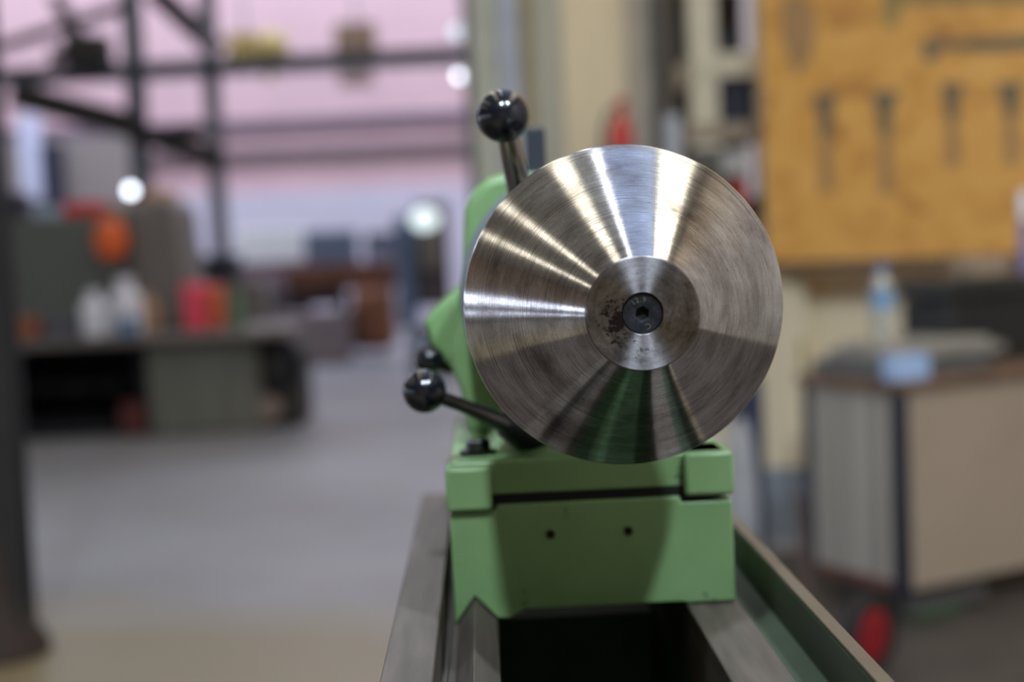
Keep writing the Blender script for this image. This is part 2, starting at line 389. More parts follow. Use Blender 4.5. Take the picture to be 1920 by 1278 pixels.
# black filler painted as the shade in the gap between castings
MB().box((-0.02, YF + 0.004, Z(.196)), (0.172, 1.39, Z(.186))).build('gap_filler', HOLE, ts)
# upper casting: foot plate with left and right pads, neck and barrel housing
up = MB()
# foot plate
up.prism([(-0.031, Z(.189)), (0.181, Z(.189)), (0.181, Z(.164)), (0.178, Z(.161)), (-0.028, Z(.161)), (-0.031, Z(.164))], YF + 0.004, 1.38)
up.build('foot_plate', GREEN, ts, bevel=0.004, seg=3)
pad = MB(); pad.prism([(-0.0335, Z(.197)), (0.0005, Z(.197)), (0.0005, Z(.164)), (-0.0335, Z(.164))], YF - 0.006, YF + 0.05)
pad.build('left_pad', GREEN, ts, bevel=0.003, seg=3)
pad = MB(); pad.prism([(0.145, Z(.1935)), (0.1825, Z(.1935)), (0.1825, Z(.161)), (0.145, Z(.161))], YF - 0.004, YF + 0.05)
pad.build('right_pad', GREEN, ts, bevel=0.003, seg=3)
# front rounded apron that swells from the foot up to the neck
ap = MB()
rings = []
for k in range(9):
    t = k / 8
    hw = 0.075 - 0.028 * t ** 0.7; zz = Z(.163) + 0.063 * t
    yf = YF + 0.008 + 0.11 * t ** 1.1
    ring_ = []
    for j in range(21):
        a = math.pi * j / 20
        ring_.append((0.072 - math.cos(a) * hw, yf + 0.075 - 0.07 * math.sin(a) ** 0.8, zz))
    ring_ += [(0.072 + hw, 1.36, zz), (0.072 - hw, 1.36, zz)]
    rings.append(ring_)
ap.loft(rings).build('apron', GREEN, ts, smooth=50)
# neck + barrel housing, one outline drawn across the bed and carried along it
hc = Vector((0.087, 0, 1.258))
prof = []
def arc(cx, cz, r, a0, a1, n=8):
    return [(cx + r * math.cos(R_(a0 + (a1 - a0) * i / n)), cz + r * math.sin(R_(a0 + (a1 - a0) * i / n))) for i in range(n + 1)]
prof += arc(0.026, 1.322, 0.039, 180, 90)           # top left shoulder
prof += arc(0.148, 1.322, 0.039, 90, 0)
prof += [(0.187, 1.20), (0.165, 1.165), (0.162, 1.138)]
prof += [(-0.016, 1.138), (-0.022, 1.175), (-0.030, 1.200), (-0.0275, 1.222), (-0.019, 1.245)]
hs = MB().prism(prof, 1.215, 1.42)
hs.build('barrel_housing', GREEN, ts, bevel=0.008, seg=4)
# cast boss on the left flank that carries the clamp lever
MB().prism([(-0.018, 1.268), (-0.044, 1.246), (-0.052, 1.237), (-0.046, 1.215), (-0.031, 1.197), (-0.018, 1.18)], 1.225, 1.33).build('clamp_boss', GREEN, ts, bevel=0.006, seg=3)
MB().tube([at(803, 645, 1.235), at(815, 652, 1.27)], 0.010, 24).build('clamp_shaft', mat('bright shaft', (0.22, 0.24, 0.30), rough=0.35, metal=0.8), ts, smooth=35)
MB().ball(at(806, 674, 1.23), 0.0125, 1.1, 1, 1.0).build('clamp_knob', BALL, ts, smooth=60)
MB().tube([at(806, 674, 1.23), at(850, 690, 1.25)], 0.006, 12).build('clamp_stem', DARK, ts, smooth=60)
# quill and collar behind the cone
MB().lathe([(0, 0), (0.046, 0), (0.048, 0.002), (0.048, 0.19), (0, 0.19)], (0.0893, 1.03, 1.2583), (0, 1, 0), 48).build('quill', RODM, ts, smooth=35)
MB().lathe([(0.046, 0), (0.104, 0), (0.107, 0.003), (0.107, 0.05), (0.046, 0.05)], (0.0893, 1.12, 1.2583), (0, 1, 0), 96).build('quill_flange', mat('blue grey flange', (0.20, 0.23, 0.25), rough=0.4, metal=0.3), ts, smooth=35)
# upper lever
b1 = at(943, 218, 1.03)
lv = MB().tube([at(951, 245, 1.032), at(960, 290, 1.04), at(972, 345, 1.055), at(985, 420, 1.085)], [0.0078, 0.0086, 0.0092, 0.0095], 24)
lvo = lv.build('quill_lever', RODM, ts, smooth=50)
MB().ball(b1, 0.0190, n=48).build('ball_knob', BALL, lvo, smooth=80)
MB().tube([at(985, 420, 1.085), (0.045, 1.22, 1.30)], [0.014, 0.014], 24).build('lever_hub', DARK, lvo, smooth=40)
# lower lever
b2 = at(796, 733, 1.05)
lv = MB().tube([at(815, 741, 1.05), at(860, 757, 1.06), at(920, 782, 1.075), at(975, 808, 1.09)], [0.0052, 0.0052, 0.0066, 0.0080], 24)
lvo2 = lv.build('clamp_lever', RODD, ts, smooth=50)
MB().ball(b2, 0.0162, n=48).build('ball_knob', BALL, lvo2, smooth=80)
MB().tube([at(950, 792, 1.085), at(1010, 822, 1.10), at(1050, 830, 1.14)], [0.012, 0.018, 0.018], 24).build('lever_hub', DARK, lvo2, smooth=40)
# hold-down nuts on the foot plate
for (px, py, yy) in ((897, 858, 1.10), (1285, 845, 1.10)):
    p = at(px, py, yy)
    n_ = MB().lathe([(0, 0), (0.0145, 0), (0.0145, 0.003), (0, 0.003)], (p.x, yy, 1.1385), n=32).build('washer', DARK, ts, smooth=35)
    MB().lathe([(0, 0), (0.0100, 0), (0.0100, 0.0075), (0.0085, 0.009), (0, 0.009)], (p.x, yy, 1.1415), n=6).build('hold_down_nut', mat('blue highlight nut', (0.10, 0.12, 0.18), rough=0.2, metal=1), n_)  # blue of the highlight put into the nut colour
# dark square oiler post standing up at the back of the housing
p = at(1006, 330, 1.37)
MB().box((p.x - 0.0095, 1.36, 1.355), (p.x + 0.0095, 1.38, at(1006, 240, 1.37).z)).build('oiler_post', mat('dark blue post', (0.02, 0.022, 0.035), rough=0.45), ts, bevel=0.002)

# ------------------------------------------------------------------ the big cone on the quill
cz = at(1170, 573, 0.90); AX, AZ = cz.x, cz.z
RB = 301.5 * 0.90 / F
cone = thing('live_center', (AX, 0.95, AZ), 'large turned steel bull nose cone centre mounted in front of the green tailstock', 'lathe centre')
nf = at(1208, 585, 0.797); rn_ = 109 * 0.797 / F
c0 = MB()
c0.lathe([(rn_ - 0.001, 0.0975 * -1 - 0.0035), (rn_, -0.1005), (RB - 0.0045, -0.0045), (RB - 0.0006, -0.0006), (RB, 0.0012)], (AX, 0.90, AZ), (0, 1, 0), 256)
c0.lathe([(RB, 0.0012), (RB, 0.055), (RB - 0.004, 0.060), (0.048, 0.060)], (AX, 0.90, AZ), (0, 1, 0), 256)
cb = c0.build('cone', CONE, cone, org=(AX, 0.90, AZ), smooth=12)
MB().lathe([(0, 0), (0.030, 0), (0.030, 0.072), (0, 0.072)], (AX, 0.958, AZ), (0, 1, 0), 48).build('shank', RODM, cone, smooth=35)
# nose plate with counterbore
np_ = MB().lathe([(rn_, 0.0), (rn_, -0.0022), (rn_ - 0.0008, -0.0030), (0.0121, -0.0030), (0.0118, -0.0027), (0.0118, 0.003), (0, 0.003)], (AX, 0.799, AZ), (0, 1, 0), 160)
npo = np_.build('nose_plate', NOSE, cone, org=(AX, 0.799, AZ), smooth=20)
s_ = MB()
prof_s = [(0.0115, 0.003), (0.0115, -0.0008), (0.0109, -0.0013)]
s_.lathe(prof_s, (AX, 0.799, AZ), (0, 1, 0), 96)
# annular face down to a hexagonal socket
bm = s_.bm; rim = [v for v in bm.verts if abs(v.co.y - (0.799 - 0.0013)) < 1e-6]
rim.sort(key=lambda v: math.atan2(v.co.z - AZ, v.co.x - AX))
def hexpt(a, R):
    k = (a + math.pi / 6) % (math.pi / 3) - math.pi / 6
    return R * math.cos(math.pi / 6) / math.cos(k)
def hring(R, y, hexa=1.0):
    out = []
    for v in rim:
        a = math.atan2(v.co.z - AZ, v.co.x - AX); rad = hexpt(a + R_(8), R) * hexa + R * (1 - hexa)
        out.append(bm.verts.new((AX + rad * math.cos(a), y, AZ + rad * math.sin(a))))
    return out
prev = rim
for R, y, hx in ((0.0052, 0.799 - 0.0013, 0), (0.0042, 0.799 - 0.0009, 1), (0.0042, 0.799 + 0.0028, 1)):
    cur = hring(R, y, hx)
    for i in range(len(rim)):
        j = (i + 1) % len(rim); bm.faces.new((prev[i], prev[j], cur[j], cur[i]))
    prev = cur
sco = s_.build('socket_screw', SCREW, npo, smooth=20)
MB().lathe([(0, 0), (0.0046, 0), (0.0046, 0.0006), (0, 0.0006)], (AX, 0.799 + 0.0024, AZ), (0, 1, 0), 24).build('socket_bottom', HOLE, npo)
# stamped grade marks on the screw head, set round the socket
def glyph(ch, ang, rad, size, name='stamped_mark'):
    cu = bpy.data.curves.new(name, 'FONT'); cu.body = ch; cu.size = size; cu.extrude = 0.00012; cu.align_x = 'CENTER'; cu.align_y = 'CENTER'
    cu.materials.append(STAMP)
    tmp = bpy.data.objects.new('tmp', cu); me = bpy.data.meshes.new_from_object(tmp); me.name = name
    bpy.data.objects.remove(tmp)
    o = bpy.data.objects.new(name, me); col.objects.link(o)
    a = R_(ang)
    pos = Vector((AX + rad * math.sin(a), 0.799 - 0.00145, AZ + rad * math.cos(a)))
    o.parent = npo; o.location = pos - Vector((AX, 0.799, AZ))
    o.rotation_euler = (R_(90), a, 0)
    return o
for ch, an in (('1', -38), ('2', -20), ('.', -4), ('9', 10)): glyph(ch, an, 0.0078, 0.0042)
glyph('C', 158, 0.0078, 0.0046)

# ------------------------------------------------------------------ steel columns, beams and bracing
def beam(name, a, b, w_, h_, m, label, cat='beam', group=None):
    a, b = Vector(a), Vector(b); d = b - a; L_ = d.length
    q = d.to_track_quat('X', 'Z').to_matrix().to_4x4()
    mb = MB(Matrix.Translation(a) @ q)
    t = 0.012; w2, h2 = w_ / 2, h_ / 2
    mb.box((0, -w2, h2 - t), (L_, w2, h2)); mb.box((0, -w2, -h2), (L_, w2, -h2 + t)); mb.box((0, -t / 2, -h2 + t), (L_, t / 2, h2 - t))
    return one(mb, name, m, label, cat, group)
def column(name, x, y, z1, w_, m, label, foot=True, z0=0.0):
    t = thing(name, (x, y, z0), label, 'column')
    mb = MB(); q = 0.02; h = w_ / 2
    mb.box((x - h, y - h, z0), (x + h, y - h + q, z1)); mb.box((x - h, y + h - q, z0), (x + h, y + h, z1)); mb.box((x - q / 2, y - h + q, z0), (x + q / 2, y + h - q, z1))
    mb.build('shaft', m, t)
    if foot: MB().box((x - h - 0.06, y - h - 0.06, z0), (x + h + 0.06, y + h + 0.06, z0 + 0.03)).build('base_plate', m, t)
    return t
YC = 14.0
column('steel_column', at(255, 170, YC).x, YC, 6.0, 0.17, STEEL, 'blue grey steel column behind the grey machine at left, inner one further left')
column('steel_column', at(402, 250, YC).x, YC, 6.0, 0.15, mat('haze lightened steelwork', (0.20, 0.20, 0.26), rough=0.5), 'blue grey steel column before the pink wall, right of the grey machine')  # haze over this column put into a lighter steel colour
column('steel_column', at(887, 150, 8.3).x, 8.3, 6.0, 0.10, STEEL, 'tall dark steel column at the left edge of the cream partition')
nc = column('steel_column', at(2, 600, 4.75).x - 0.03, 4.75, 6.0, 0.13, STEELB, 'near black steel column with flared foot at the left edge of the view', foot=False)
pf = at(10, 1220, 4.75)
MB().lathe([(0.17, 0.0), (0.17, 0.03), (0.12, 0.12), (0.09, 0.25), (0.075, 0.45), (0.0, 0.45)], (pf.x - 0.02, 4.75, 0), n=24).build('foot', mat('rusty dark foot', (0.03, 0.017, 0.013), rough=0.8), nc, smooth=40)

l1 = at(-60, 152, YC); r1 = at(875, 102, YC)
beam('crane_rail', (l1.x - 2, YC - 0.12, l1.z - 0.02), (r1.x + 0.1, YC - 0.12, r1.z - 0.02), 0.16, 0.16, STEEL, 'long dark horizontal crane rail crossing before the pink wall')
def brace(p0, p1, wd, m, label, Y=YC, hw=0.1):
    a = at(*p0, Y); b = at(*p1, Y)
    return beam('diagonal_brace', a, b, hw, wd, m, label, 'brace')
brace((20, 175), (245, 235), 0.26, STEELB, 'thick dark diagonal brace falling from the left edge to the first column', YC - 0.14)
brace((240, 240), (415, 302), 0.20, STEELB, 'dark diagonal brace between the two distant columns, lower one', YC - 0.14)
brace((250, 255), (420, 240), 0.12, STEELB, 'short dark tie joining the two distant columns', YC + 0.14)
brace((-20, 95), (235, 12), 0.09, mat('brown brace', (0.06, 0.045, 0.05), rough=0.6), 'brown diagonal brace rising to the top of the first distant column', YC + 0.3)
brace((285, -20), (410, 95), 0.22, mat('plum brace', (0.07, 0.06, 0.08), rough=0.6), 'wide plum grey brace above the crane rail between the two distant columns', YC + 0.3)
brace((100, -10), (150, 70), 0.13, mat('plum brace b', (0.10, 0.08, 0.10), rough=0.6), 'short plum grey brace above the motor box at upper left', YC + 0.5)
a = at(167, 105, YC - 0.3)
t = thing('crane_motor', (a.x, YC - 0.3, l1.z + 0.05), 'dark boxy crane motor sitting on the crane rail at upper left', 'motor')
MB().box((a.x - 0.20, YC - 0.5, l1.z + 0.05), (a.x + 0.19, YC - 0.1, l1.z + 0.33)).build('motor_body', STEELB, t, bevel=0.03)
MB().tube([(a.x - 0.36, YC - 0.3, l1.z + 0.17), (a.x - 0.2, YC - 0.3, l1.z + 0.17)], 0.08, 16).build('gear_drum', STEELB, t)
YEL = mat('mustard hoist paint', (0.42, 0.30, 0.10), rough=0.6)
YEL2 = mat('faded yellow lamp', (0.60, 0.45, 0.16), rough=0.5)
OCH = mat('ochre hoist paint', (0.22, 0.14, 0.09), rough=0.6)
a = at(460, 88, 18)
t = thing('hoist_trolley', (a.x, 18, a.z - 0.25), 'mustard yellow hoist trolley high before the pink wall', 'hoist')
MB().box((a.x - 0.22, 17.85, a.z - 0.22), (a.x + 0.20, 18.15, a.z + 0.17)).build('trolley_body', YEL, t, bevel=0.05)
MB().ball((a.x + 0.36, 17.9, a.z + 0.0), 0.19).build('drum', YEL2, t, smooth=60)
MB().tube([(a.x, 18, a.z + 0.15), (a.x, 18, 6.0)], 0.015, 8).build('hoist_cable', STEEL, t)
MB().tube([(a.x + 0.3, 17.9, a.z - 0.15), (a.x + 0.3, 17.9, a.z - 0.44)], 0.06, 10).build('hook_block', YEL, t)
a = at(668, 75, 19)
t = thing('hoist_trolley', (a.x, 19, a.z - 0.25), 'dull ochre hoist trolley high on the pink wall, right of the yellow one', 'hoist')
MB().box((a.x - 0.28, 18.85, a.z - 0.27), (a.x + 0.26, 19.15, a.z + 0.22)).build('trolley_body', OCH, t, bevel=0.05)
MB().tube([(a.x, 19, a.z + 0.2), (a.x, 19, 6.0)], 0.015, 8).build('hoist_cable', STEEL, t)
MB().box((a.x - 0.26, 18.9, a.z - 0.6), (a.x + 0.2, 19.1, a.z - 0.30)).build('hook_block', mat('rosy brown block', (0.36, 0.24, 0.22), rough=0.7), t, bevel=0.04)
GLOBE = mat('lit bulkhead globe', (0.9, 0.9, 1), emis=(0.80, 0.88, 1.0), estr=4.2)
GLOBE2 = mat('dim bulkhead globe', (0.6, 0.7, 0.75), emis=(0.55, 0.65, 0.75), estr=0.9)
for px, py, Y, gm, lb, r in ((861, 142, 8.6, GLOBE, 'small bright round lamp beside the dark column, lower one', 0.022), (857, 60, 8.6, GLOBE2, 'small dim round lamp beside the dark column, upper one', 0.04)):
    a = at(px, py, Y)
    t = thing('bulkhead_lamp', (a.x, Y, a.z), lb, 'lamp')
    MB().ball(a, r).build('globe', gm, t, smooth=60)
    MB().tube([(a.x, Y, a.z), (a.x + 0.07, Y - 0.2, a.z)], 0.008, 8).build('bracket', STEEL, t)
a = at(245, 357, 10.9); t = thing('inspection_lamp', (a.x, 10.9, 1.62), 'bright round work lamp on top of the grey machine at left', 'lamp')
MB().ball(a, 0.035).build('globe', GLOBE, t, smooth=60)
MB().tube([(a.x, 11.0, 1.60), (a.x, 10.92, a.z)], 0.012, 8).build('stem', STEELB, t)

# beige annex wall at far left, with a bright tall window
a0, a1 = at(60, 240, 20), at(245, 300, 20)
struct(MB().box((-12, 20.0, 0), (a1.x - 0.05, 20.1, 3.05)), 'wall_annex', LBEIGE)
wa, wb = at(38, 215, 19.9), at(76, 372, 19.9)
wmo = MB().box((wa.x - 0.03, 19.90, wb.z), (wb.x + 0.03, 19.99, wa.z)).build('window_1', mat('annex window light', (0.6, 0.62, 0.8), emis=(0.55, 0.60, 0.90), estr=0.12), None); wmo['kind'] = 'structure'
MB().box((wb.x + 0.05, 19.85, wb.z - 0.3), (wb.x + 0.33, 19.99, wb.z + 0.75)).build('window_2', mat('dark window', (0.03, 0.03, 0.06)), None)['kind'] = 'structure'

# ------------------------------------------------------------------ grey machine at left (about 10.7 m away)
MG = mat('grey green machine paint', (0.10, 0.11, 0.10), rough=0.5, var=0.1, scale=1.5)
MG2 = mat('warm grey machine paint', (0.15, 0.132, 0.122), rough=0.55, var=0.1, scale=2)
MGL = mat('olive grey pedestal paint', (0.15, 0.147, 0.12), rough=0.5, var=0.25, scale=3, stretch=(3, 3, 0.4))
BLK = mat('deep black', (0.006, 0.006, 0.009), rough=0.8)
YM = 10.7
mg = thing('milling_machine', (-2.8, 11.2, 0), 'wide grey green machine with a tray full of clutter at left', 'machine')
xl = -4.2
zt = at(150, 628, YM).z; ztop = at(150, 405, 11).z
MB().box((xl, 11.0, zt), (at(345, 500, 11).x - 0.42, 11.9, ztop)).build('headstock_casing', MG, mg, bevel=0.04)
xr = at(350, 500, 11).x
MB().prism([(xr - 0.42, zt), (xr + 0.02, zt), (xr - 0.06, ztop + 0.05), (xr - 0.18, ztop + 0.14), (xr - 0.42, ztop + 0.02)], 10.95, 11.8).build('end_casing', MG2, mg, bevel=0.04)
xe = at(548, 640, YM).x
MB().prism([(xl, 10.35), (xe - 0.2, 10.35), (xe, 10.5), (xe, 11.5), (xl, 11.5)], zt - 0.07, zt, 'Z').build('tray', MG2, mg, bevel=0.015)
x1 = at(280, 700, YM).x; x2 = at(480, 700, YM).x
MB().prism([(x1, 0.0), (x2 + 0.05, 0.0), (x2 + 0.02, zt - 0.07), (x1, zt - 0.07)], 10.6, 11.5).build('pedestal', MGL, mg, bevel=0.03)
cv = MB(); cv.box((xl, 11.4, 0.02), (x1, 11.5, zt - 0.07)); cv.box((xl, 10.7, 0.02), (x1, 11.4, 0.10)); cv.box((xl, 10.75, 0.36), (x1 - 0.15, 11.4, 0.39))
cv.box((at(18, 700, YM).x - 0.06, 10.6, 0), (at(18, 700, YM).x, 11.4, zt - 0.07)); cv.box((x1 - 0.06, 10.6, 0), (x1, 11.4, zt - 0.07))
cv.build('shelf_bay', BLK, mg)  # whole bay coloured deep black for the shade in the cavity
a = at(265, 785, YM); MB().box((a.x - 0.12, 10.56, 0.02), (a.x + 0.06, 10.6, 0.26)).build('red_panel', mat('dull red panel', (0.10, 0.02, 0.018), rough=0.6), mg)
a = at(525, 680, 10.9)
MB().lathe([(0.10, 0), (0.20, 0.01), (0.22, 0.05), (0.17, 0.10), (0, 0.10)], (a.x - 0.02, 10.7, a.z), (0, 1, 0), 28).build('handwheel', BLK, mg, smooth=35)
MB().box((x2, 10.75, 0.0), (a.x + 0.18, 11.4, zt - 0.15)).build('gearbox', mat('dark brown gearbox', (0.03, 0.025, 0.02), rough=0.6), mg, bevel=0.05)
a = at(500, 768, 10.6)
MB().lathe([(0, 0), (0.09, 0), (0.10, 0.02), (0.10, 0.06), (0, 0.06)], (a.x, 10.62, a.z), (0, 1, 0), 24).build('gear_cover', mat('dusty pink brown cover', (0.26, 0.19, 0.16), rough=0.7), mg, smooth=35)

# small things on and in the grey machine
def jar(name, px, py0, py1, Y, r, m, capm, label, cat, zbase=None, group=None):
    a = at(px, py1, Y); z0 = a.z if zbase is None else zbase; h = at(px, py0, Y).z - z0
    t = thing(name, (a.x, Y, z0), label, cat, group)
    MB().lathe([(0, 0), (r * .95, 0), (r, h * .04), (r, h * .66), (r * .45, h * .80), (r * .42, h * .84), (0, h * .84)], (a.x, Y, z0), n=24).build('body', m, t, smooth=40)
    MB().lathe([(0, h * .82), (r * .5, h * .82), (r * .5, h), (0, h)], (a.x, Y, z0), n=20).build('cap', capm, t, smooth=40)
    return t
def boxy(name, px, py0, py1, Y, wd, dp, m, label, cat, zbase=None, bev=0.02, group=None):
    a = at(px, py1, Y); z0 = a.z if zbase is None else zbase; h = at(px, py0, Y).z - z0
    return one(MB().box((a.x - wd / 2, Y, z0), (a.x + wd / 2, Y + dp, z0 + h)), name, m, label, cat, group, bevel=bev)
def lumpy(name, px, py0, py1, Y, wd, dp, m, label, cat, zbase=None):
    a = at(px, py1, Y); z0 = a.z if zbase is None else zbase; h = at(px, py0, Y).z - z0
    mb = MB(); n = 20; rings = []
    for k in range(9):
        t = k / 8; s = math.sin(math.pi * (0.12 + 0.84 * t)) ** 0.5
        rings.append([(a.x + math.cos(j * 2 * math.pi / n) * wd / 2 * s * (1 + 0.12 * math.sin(3 * j + k)), Y + dp / 2 + math.sin(j * 2 * math.pi / n) * dp / 2 * s, z0 + h * t) for j in range(n)])
    mb.loft(rings)
    return one(mb, name, m, label, cat, smooth=60)
WHT = mat('white plastic', (0.78, 0.78, 0.88), rough=0.4, var=0.04)
CREM = mat('cream plastic', (0.60, 0.52, 0.42), rough=0.5)
RED = mat('red plastic', (0.55, 0.035, 0.03), rough=0.5)
PNKR = mat('coral red plastic', (0.80, 0.07, 0.13), rough=0.45)
ORG = mat('orange cloth', (0.85, 0.16, 0.04), rough=0.7)
BLU = mat('blue plastic', (0.05, 0.15, 0.30), rough=0.5)
LBL = mat('light blue plastic', (0.30, 0.42, 0.58), rough=0.4)
BRN = mat('rusty brown', (0.11, 0.04, 0.022), rough=0.7, var=0.4, scale=4)
TANC = mat('tan cardboard', (0.42, 0.25, 0.15), rough=0.8)
GRN2 = mat('dull green plastic', (0.10, 0.17, 0.10), rough=0.6)
lumpy('cloth_bundle', 205, 408, 484, 10.85, 0.24, 0.16, ORG, 'bright orange cloth bundle hanging at the top corner of the grey machine', 'cloth')
ztm = ztop
boxy('toolbox', 152, 378, 412, 11.1, 0.30, 0.25, RED, 'red toolbox on top of the grey machine at left', 'toolbox', ztm)
boxy('parts_bin', 90, 388, 420, 11.1, 0.24, 0.2, LBL, 'pale blue parts bin on top of the grey machine, left of the red toolbox', 'bin', ztm)
boxy('parts_bin', 20, 360, 420, 11.2, 0.22, 0.2, mat('dark navy bin', (0.03, 0.03, 0.05)), 'dark bin on top of the grey machine at the far left', 'bin', ztm)
jar('oil_can', 5, 345, 425, 11.0, 0.06, TANC, TANC, 'tan can on the grey machine against the left edge of the view', 'can', ztm)
lumpy('rag_pile', 292, 352, 392, 11.2, 0.30, 0.2, TANC, 'brown orange rag heap on the end of the grey machine, right of the round lamp', 'rag', ztm + 0.05)
lumpy('sack', 222, 375, 405, 11.2, 0.24, 0.2, mat('pale sack', (0.32, 0.28, 0.26)), 'pale sack on the grey machine below the round lamp', 'sack', ztm)
jar('plastic_bottle', 180, 545, 628, 10.5, 0.10, WHT, WHT, 'white plastic bottle on the grey machine tray, leftmost of the pale containers', 'bottle', zt)
jar('plastic_tub', 240, 520, 628, 10.55, 0.12, WHT, WHT, 'large white tub on the grey machine tray between the white bottle and the tan roll', 'tub', zt)
jar('paper_roll', 278, 548, 626, 10.75, 0.09, TANC, TANC, 'tan paper roll on the grey machine tray, right of the white tub', 'roll', zt)
boxy('tin', 240, 598, 628, 10.37, 0.14, 0.07, BLU, 'small blue tin in front of the white tub on the tray', 'tin', zt, 0.01)
boxy('coolant_canister', 366, 532, 618, 10.6, 0.17, 0.2, PNKR, 'coral red canister on the right end of the grey machine tray', 'canister', zt, 0.03)
boxy('coolant_canister', 404, 535, 618, 10.6, 0.11, 0.2, mat('orange red plastic', (0.62, 0.12, 0.05)), 'orange red canister beside the coral red one on the tray', 'canister', zt, 0.03)
jar('plastic_bottle', 446, 540, 625, 10.7, 0.06, GRN2, GRN2, 'dull green bottle right of the red canisters on the tray', 'bottle', zt)
boxy('rusty_block', 40, 598, 640, 10.4, 0.22, 0.2, mat('rust orange', (0.25, 0.07, 0.03)), 'small rust orange block at the left end of the tray', 'block', zt)
boxy('metal_tin', 110, 598, 634, 10.4, 0.22, 0.2, mat('dim blue grey tin', (0.07, 0.07, 0.10)), 'dim blue grey tin on the tray, left of the white bottle', 'tin', zt)
for i, (px, c) in enumerate(((35, (0.10, 0.10, 0.11)), (78, (0.12, 0.12, 0.13)), (140, (0.16, 0.13, 0.14)), (205, (0.07, 0.06, 0.08)))):
    lb = ('grey', 'ash grey', 'pinkish grey', 'dark plum')[i]
    lumpy('steel_fitting', px, 735, 772, 10.9, 0.17, 0.15, mat('fitting %d' % i, c, rough=0.6), lb + ' rounded fitting on the dark shelf under the grey machine', 'fitting', 0.39)

# ------------------------------------------------------------------ far middle: brown machinery
YK = 17.0
bk = thing('rusty_machine', (-1.8, 17.3, 0), 'rusty brown machine with an open frame in the far middle of the hall', 'machine')
A = at(480, 560, YK); B = at(745, 560, YK)
zk = at(600, 495, YK).z
MB().box((A.x + 0.35, 17.0, zk - 0.32), (B.x, 17.7, zk)).build('table', BRN, bk, bevel=0.05)
MB().box((at(660, 560, YK).x, 16.8, 0.12), (B.x - 0.05, 17.7, zk - 0.3)).build('gearbox', mat('amber rusty brown', (0.15, 0.055, 0.025), rough=0.6, var=0.5, scale=3), bk, bevel=0.1)
MB().box((A.x + 0.1, 17.1, zk - 0.5), (at(640, 560, YK).x, 17.7, zk - 0.30)).build('lower_frame', mat('dark plum frame', (0.03, 0.02, 0.025)), bk, bevel=0.04)
for px in (500, 560, 640):
    a = at(px, 600, YK); MB().box((a.x - 0.05, 17.2, 0), (a.x + 0.05, 17.6, zk - 0.4)).build('leg', BRN, bk)
boxy('crate', 590, 585, 655, 16.6, 0.85, 0.5, mat('dusty pink grey', (0.20, 0.16, 0.17), rough=0.7), 'dusty pink grey crate on the floor under the rusty machine', 'crate', 0.0)
boxy('machine_cover', 505, 428, 492, 18.0, 0.85, 0.5, mat('white enamel sheet', (0.93, 0.95, 1.0), rough=0.3, var=0.02), 'bright white sheet cover standing before the pink wall, left of the rusty machine', 'cover', None)
boxy('storage_crate', 505, 492, 640, 18.0, 1.0, 0.6, mat('mauve crate', (0.22, 0.15, 0.18)), 'mauve crate carrying the bright white cover', 'crate', 0.0, 0.02)
boxy('storage_box', 620, 432, 496, 17.1, 0.62, 0.5, mat('slate blue box', (0.13, 0.17, 0.25), rough=0.5), 'slate blue box on top of the rusty machine', 'box', zk)
a = at(710, 475, 16.8)  # round highlight built as a grey blue disc on a stand
t = thing('highlight_disc', (a.x, 17.1, zk), 'round grey blue dial standing in for a highlight at the right end of the rusty machine', 'disc')
MB().lathe([(0, 0), (0.13, 0), (0.14, 0.02), (0.14, 0.05), (0, 0.05)], (a.x, 17.05, a.z), (0, 1, 0), 24).build('disc_face', mat('grey blue dial', (0.22, 0.24, 0.36), rough=0.4), t, smooth=35)
MB().box((a.x - 0.18, 17.12, zk), (a.x + 0.16, 17.5, a.z + 0.25)).build('stand', mat('dark navy stand', (0.02, 0.022, 0.035)), t, bevel=0.03)
boxy('storage_box', 405, 478, 530, 12.6, 0.34, 0.4, mat('black blue box', (0.012, 0.014, 0.03)), 'black box behind the red canisters at the foot of the distant column', 'box', None)
boxy('storage_cabinet', 405, 530, 640, 12.6, 0.9, 0.5, MG2, 'low warm grey cabinet under the black box behind the red canisters', 'cabinet', 0.0)
# blue machine next to the tailstock
YD = 14.5
bm_ = thing('drilling_machine', (-0.6, YD, 0), 'tall blue grey drilling machine with a glowing white head, left of the green tailstock', 'machine')
A = at(742, 500, YD); B = at(842, 500, YD); zz = at(790, 378, YD).z
MB().box((A.x, YD, 0.5), (at(778, 500, YD).x, YD + 0.5, zz - 0.12)).build('column', mat('steel blue paint', (0.10, 0.15, 0.26), rough=0.5), bm_, bevel=0.03)
MB().box((at(778, 500, YD).x, YD + 0.05, 0.7), (B.x, YD + 0.5, zz)).build('body', mat('charcoal plum paint', (0.06, 0.05, 0.065), rough=0.6), bm_, bevel=0.03)
a = at(790, 460, YD); MB().box((a.x - 0.02, YD - 0.08, a.z - 0.25), (a.x + 0.22, YD + 0.04, a.z + 0.12)).build('control_panel', mat('olive grey panel', (0.15, 0.14, 0.13)), bm_, bevel=0.02)
MB().box((A.x + 0.1, YD - 0.2, 0.0), (B.x, YD + 0.6, 0.5)).build('foot', mat('slate foot', (0.13, 0.15, 0.20)), bm_, bevel=0.03)
a = at(796, 411, YD - 0.1)
MB().ball(a, 0.105, 1.35, 0.6, 1.0).build('white_head', mat('glowing white head', (0.85, 0.9, 0.9), emis=(0.72, 0.85, 0.88), estr=0.75), bm_, smooth=60)  # white housing, no lamp: the light it catches is added as glow

